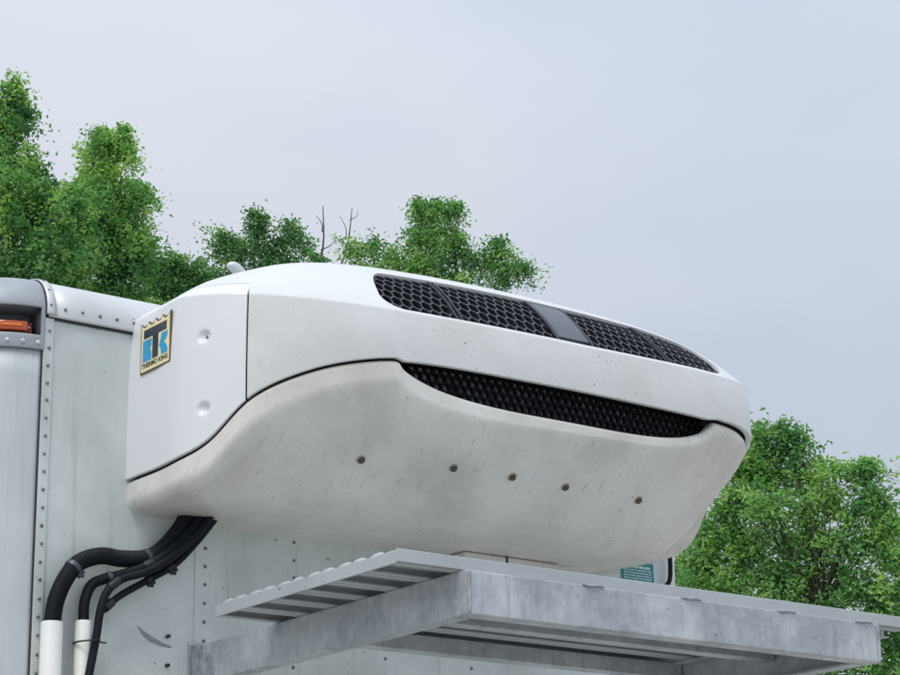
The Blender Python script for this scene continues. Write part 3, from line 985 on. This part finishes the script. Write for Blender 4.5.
# planks: channels running along the truck's width, serrated tops
GX_0, GX_1, GYF, GYB = .030, 1.56, -1.085, -.375
NP = 6; pw_ = (GYB-GYF)/NP
GT = Z0-.3625
rr = random.Random(3)
for k in range(NP):
    y0 = GYF+k*pw_+.002; y1 = y0+pw_-.004
    m = MB()
    xs0 = GX_0+.006; t = .0035
    # deck with two ribs, side flanges, folded feet
    m.box((xs0, y0, GT-.003), (GX_1, y1, GT))
    m.box((xs0, y0, PT+.0008), (GX_1, y0+t, GT-.003)); m.box((xs0, y1-t, PT+.0008), (GX_1, y1, GT-.003))
    m.box((xs0, y0+t, PT+.0008), (GX_1, y0+.020, PT+.0040)); m.box((xs0, y1-.020, PT+.0008), (GX_1, y1-t, PT+.0040))
    for q in (.38, .62):
        ym = y0+(y1-y0)*q
        m.box((xs0, ym-.002, GT-.017), (GX_1, ym+.002, GT-.003))
    pk = m.build('plank', M['plank'], plat)
    # raised grip teeth
    m = MB()
    for row in range(2):
        yc = y0+(y1-y0)*(.27+.46*row)
        x = GX_0+.0065
        while x < GX_1-.03:
            a = np.linspace(0, math.pi, 6)
            P = np.array([[(x+.013-.012*math.cos(b)*1.0, yc+d, GT+.0002+.0100*(.45 if (k == 0 and row == 0) else 1)*math.sin(b)) for b in a] for d in (-.019, -.010, .010, .019)])
            P[0, :, 2] = GT+.0002+(P[0, :, 2]-GT)*.45; P[3, :, 2] = P[0, :, 2]
            m.grid(P); x += .044
    tag(fix_normals(m.build('grip_teeth', M['plank'], pk, 60)), kind='stuff')
bevel(MB().box((GX_0, GYF-.001, PT+.0006), (GX_0+.005, GYB, GT-.001)).build('end_bar', M['plank'], plat), .0012)
bevel(MB().box((GX_0, GYF-.006, PT+.0035), (GX_1, GYF-.0015, GT+.002)).build('nosing_bar', M['plank'], plat), .0015)
# tack welds along the beam
for x in (.52, .80, 1.09, 1.34):
    m = MB(); n_ = 14
    P = catmull([(x-.028, PYF-.001, PT), (x-.01, PYF-.0035, PT-.001), (x+.012, PYF-.003, PT+.001), (x+.03, PYF-.001, PT)], n_)
    m.tube(P, [.0016+.0018*math.sin(math.pi*i/(n_-1))+.0008*math.sin(i*2.6) for i in range(n_)], 8)
    m.build('tack_weld', M['weld'], plat, 70)

# ------------------------------------------------------------------ trees behind the truck
def polar(px, py, dist):
    """a point in the place, from bearing and elevation as seen on the photograph (900 x 675) and its distance"""
    v = fwd+rgt*((px-450)/2268)-upv*((py-337.5)/2268)
    h = math.hypot(v.x, v.y)
    return CAM+v*(dist/h)

def make_tree(name, label, px0, dist, blobs, seed, leaf, leaf_size, density, group='trees behind the truck', bare=None, mat='leaf', trunk_r=.16):
    """blobs: (px, py, radius in px, depth offset in m): foliage masses"""
    rr = random.Random(seed); nr = np.random.default_rng(seed)
    base = polar(px0, 600, dist); base.z = 0
    root = empty(name, base, label, 'tree', group)
    ppm = 2268/ (dist/math.cos(PITCH))
    tm_ = MB()
    cs = []
    for (bx, by, br, dd) in blobs:
        cs.append((polar(bx, by, dist+dd), 1.22*br/ppm))
    ztop = max(c.z for c, r in cs)
    # trunk: wavers up to the crown
    zs = np.linspace(0, ztop*.80, 9)
    ph = rr.uniform(0, 6)
    cxm = sum(c.x for c, r in cs)/len(cs); cym = sum(c.y for c, r in cs)/len(cs)
    trunk = []
    for k, z in enumerate(zs):
        f = k/8
        trunk.append(Vector((base.x+(cxm-base.x)*f*f+.12*math.sin(ph+k*.9), base.y+(cym-base.y)*f*f+.12*math.cos(ph*1.3+k*.8), z)))
    tm_.tube(trunk, [trunk_r*(1-.92*k/8)+.012 for k in range(9)], 10)
    LV, LT = [], []
    for ci, (c, r) in enumerate(cs):
        # limb from the trunk to the mass
        zj = max(.25*ztop, min(c.z-r*1.3, zs[-1]*.95)); k = min(int(zj/zs[-1]*8), 7)
        a = trunk[k].lerp(trunk[k+1], zj/zs[-1]*8-k)
        mid = a.lerp(c, .5)+Vector((rr.uniform(-.15, .15), rr.uniform(-.15, .15), -.12*(c-a).length+.2))
        P = catmull([tuple(a), tuple(mid), tuple(c)], 10)
        tm_.tube(P, [max(.004, min(.018, .010+.010*r)*(1-.75*i/9)) for i in range(10)], 6)
        tb_ = .50+.17*nr.normal()
        ntw = max(7, int(25*density*(r/.25)**1.5))
        for w in range(ntw):
            d = np.clip(nr.normal(size=3)*.52, -1.15, 1.15)*r*np.array([1, 1, .95])
            tip = np.array(c)+d
            out = d/(np.linalg.norm(d)+1e-6)+np.array([0, 0, 1.0])+.45*nr.normal(size=3); out /= np.linalg.norm(out)
            edge = np.linalg.norm(d)/max(r, .05)
            ln = rr.uniform(.18, .42)*min(1.2, .6+r)*(1.45 if edge > .75 else 1.)
            st_ = tip-out*ln
            tm_.tube([tuple(st_), tuple((st_+tip)/2+nr.normal(size=3)*.01), tuple(tip)], [.004, .003, .0015], 3, False)
            base_t = tb_+.24*nr.normal()
            nl = int(rr.uniform(44, 80)*(.6+ln*1.2))
            f_ = nr.random((nl, 1))**.8
            g3 = np.clip(nr.normal(size=(nl, 3)), -1.6, 1.6)
            p = st_+(tip-st_)*(1.08*f_)+g3*(.125-.088*f_)*(.7+.6*ln)*np.array([1, 1, .7])
            s = .92*leaf_size*nr.uniform(.6, 1.35, (nl, 1))
            nv = nr.normal(size=(nl, 3))*.8+np.array([0, 0, 1.0]); nv /= np.linalg.norm(nv, axis=1)[:, None]
            t1 = np.cross(nv, nr.normal(size=(nl, 3))); t1 /= np.linalg.norm(t1, axis=1)[:, None]; t2 = np.cross(nv, t1)
            LV.append(np.stack([p-t1*s*.55, p+t2*s*.28+nv*s*.16, p+t1*s*.55-nv*s*.1, p-t2*s*.28+nv*s*.16], 1))
            LT.append(np.clip(base_t+.06*nr.normal(size=nl), 0, 1))
    if bare:
        for (x0, y0, x1, y1, th) in bare:
            a, b = polar(x0, y0, dist), polar(x1, y1, dist)
            P = catmull([tuple(a), tuple(a.lerp(b, .5)+Vector((.04, 0, 0))), tuple(b)], 8)
            tm_.tube(P, [th*(1-.7*i/7) for i in range(8)], 5)
    tr_ = tm_.build('trunk', M['bark'], root, 60)
    LV = np.concatenate(LV); LT = np.concatenate(LT); nL = len(LV)
    me = bpy.data.meshes.new('crown')
    me.vertices.add(nL*4); me.vertices.foreach_set('co', LV.reshape(-1))
    F = np.empty((nL, 2, 3), np.int32); o4 = np.arange(nL)*4
    F[:, 0] = np.stack([o4, o4+1, o4+2], 1); F[:, 1] = np.stack([o4, o4+2, o4+3], 1)
    me.loops.add(nL*6); me.loops.foreach_set('vertex_index', F.reshape(-1))
    me.polygons.add(nL*2); me.polygons.foreach_set('loop_start', np.arange(nL*2)*3)
    at_ = me.attributes.new('tint', 'FLOAT', 'FACE'); at_.data.foreach_set('value', np.repeat(LT, 2).astype(np.float32))
    me.update(); me.validate()
    tag(link('crown', me, M[mat], root), kind='stuff')
    return nL

NL = 0
NL += make_tree('broadleaf_tree', 'tallest dense green tree at the left edge, rising above the corner post', -10, 23,
    [(54, 198, 15, 0), (74, 190, 9, 0), (68, 210, 15, 0), (30, 165, 7, 0), (14, 84, 6, 0), (20, 94, 7, 0), (26, 112, 6, 0), (12, 98, 13, 0), (6, 122, 22, 0), (40, 172, 8, 0), (78, 208, 9, 0), (0, 155, 26, 0), (-30, 130, 40, .5), (14, 185, 30, -.3), (36, 200, 24, -.2), (-15, 220, 46, 0), (48, 222, 28, .2), (66, 228, 20, 0), (30, 250, 38, -.5),
     (-40, 280, 50, 0), (62, 265, 34, 0), (10, 295, 44, .4), (60, 310, 40, .6), (-20, 350, 50, 0), (50, 360, 50, .5)], 11, 'leaf', .054, .85, mat='leaf')
NL += make_tree('broadleaf_tree', 'pointed green tree just right of the tallest one, its tip well below it', 110, 24,
    [(99, 130, 6, 0), (125, 131, 6, 0), (148, 196, 6, 0), (146, 240, 8, 0), (96, 150, 15, 0), (112, 140, 11, 0), (126, 150, 12, 0), (110, 172, 24, 0), (88, 190, 20, .2), (132, 196, 18, 0), (142, 190, 9, 0), (100, 215, 32, -.2), (130, 228, 22, 0), (110, 252, 34, 0),
     (84, 245, 30, .3), (136, 262, 18, 0), (105, 295, 40, 0), (110, 340, 45, 0), (140, 310, 30, 0)], 23, 'leaf', .054, .85, mat='leaf')
NL += make_tree('broadleaf_tree', 'low dark green tree seen between the roof rail and the curved pipe stub', 170, 25,
    [(155, 262, 14, 0), (176, 258, 13, 0), (194, 268, 12, 0), (166, 280, 20, 0), (190, 290, 22, 0), (208, 278, 12, 0), (180, 320, 34, 0), (210, 310, 24, 0)], 31, 'leaf_dark', .047, 1.2, mat='leaf_dark')
NL += make_tree('broadleaf_tree', 'ragged tree with bare twigs, above the left half of the white unit', 265, 24,
    [(232, 242, 6, 0), (278, 240, 7, 0), (222, 234, 5, 0), (254, 214, 5, 0), (262, 220, 5, 0), (290, 226, 5, 0), (224, 244, 9, 0), (236, 258, 13, .1), (256, 226, 9, 0), (258, 244, 13, 0), (272, 252, 12, 0), (297, 232, 8, 0), (304, 246, 8, .1), (285, 260, 13, 0), (240, 278, 22, 0), (280, 285, 28, 0), (262, 262, 12, 0), (265, 330, 45, 0), (318, 258, 7, 0), (246, 250, 9, 0)],
    47, 'leaf', .045, .62, mat='leaf_dark', bare=[(318, 275, 323, 206, .016), (321, 250, 336, 238, .008), (322, 232, 316, 215, .008), (338, 275, 352, 208, .014), (346, 240, 340, 216, .007), (350, 220, 358, 210, .006)])
NL += make_tree('broadleaf_tree', 'bright bushy tree above the upper grille, leaning out to the right', 430, 22,
    [(418, 204, 5, 0), (436, 204, 5, 0), (456, 208, 6, 0), (498, 242, 5, 0), (350, 246, 10, 0), (370, 246, 12, 0), (392, 250, 14, 0), (424, 214, 10, 0), (448, 214, 11, 0), (418, 232, 14, 0), (440, 232, 16, 0), (455, 240, 14, 0), (430, 250, 20, 0), (472, 252, 12, 0), (484, 262, 13, 0), (500, 252, 9, 0), (512, 264, 9, 0), (524, 268, 6, 0), (410, 270, 22, 0), (450, 275, 26, 0), (502, 276, 10, 0), (380, 275, 22, 0), (430, 310, 40, 0), (360, 300, 30, 0)],
    59, 'leaf', .044, .70, mat='leaf')
NL += make_tree('broadleaf_tree', 'wide airy tree on the right, behind the outer end of the walkway platform', 770, 19,
    [(722, 505, 17, 0), (700, 538, 18, 0), (738, 478, 10, 0), (730, 455, 7, 0), (760, 430, 7, 0), (778, 428, 6, 0), (798, 434, 7, 0), (870, 462, 5, 0), (876, 492, 6, 0), (896, 522, 7, 0), (765, 446, 17, 0), (788, 440, 13, 0), (750, 465, 20, 0), (776, 470, 20, .2), (802, 464, 17, 0), (822, 470, 14, 0), (846, 466, 9, 0), (862, 468, 7, 0), (735, 495, 22, 0), (765, 500, 24, -.3), (800, 498, 24, 0), (832, 500, 18, 0), (858, 504, 17, 0), (880, 510, 12, 0), (720, 530, 24, 0), (750, 535, 26, 0), (785, 535, 26, .3), (820, 535, 26, 0), (852, 540, 22, 0), (884, 540, 18, 0), (894, 560, 18, 0),
     (700, 565, 24, 0), (735, 570, 28, 0), (770, 575, 30, 0), (810, 575, 30, .3), (850, 580, 28, 0), (890, 588, 26, 0), (770, 620, 36, 0), (830, 625, 40, 0), (890, 630, 36, 0), (710, 610, 36, 0), (860, 670, 44, 0), (905, 675, 40, 0), (925, 570, 30, 0)],
    71, 'leaf', .050, .58, mat='leaf', trunk_r=.085)
NL += make_tree('broadleaf_tree', 'low yellowish green bush close beside the right end of the cargo box', 690, 22,
    [(688, 562, 13, 0), (703, 572, 15, 0), (682, 582, 18, 0), (710, 595, 26, 0), (685, 615, 30, 0), (700, 650, 40, 0)], 83, 'leaf', .042, 1.0, mat='leaf_light')
print('leaves', NL)
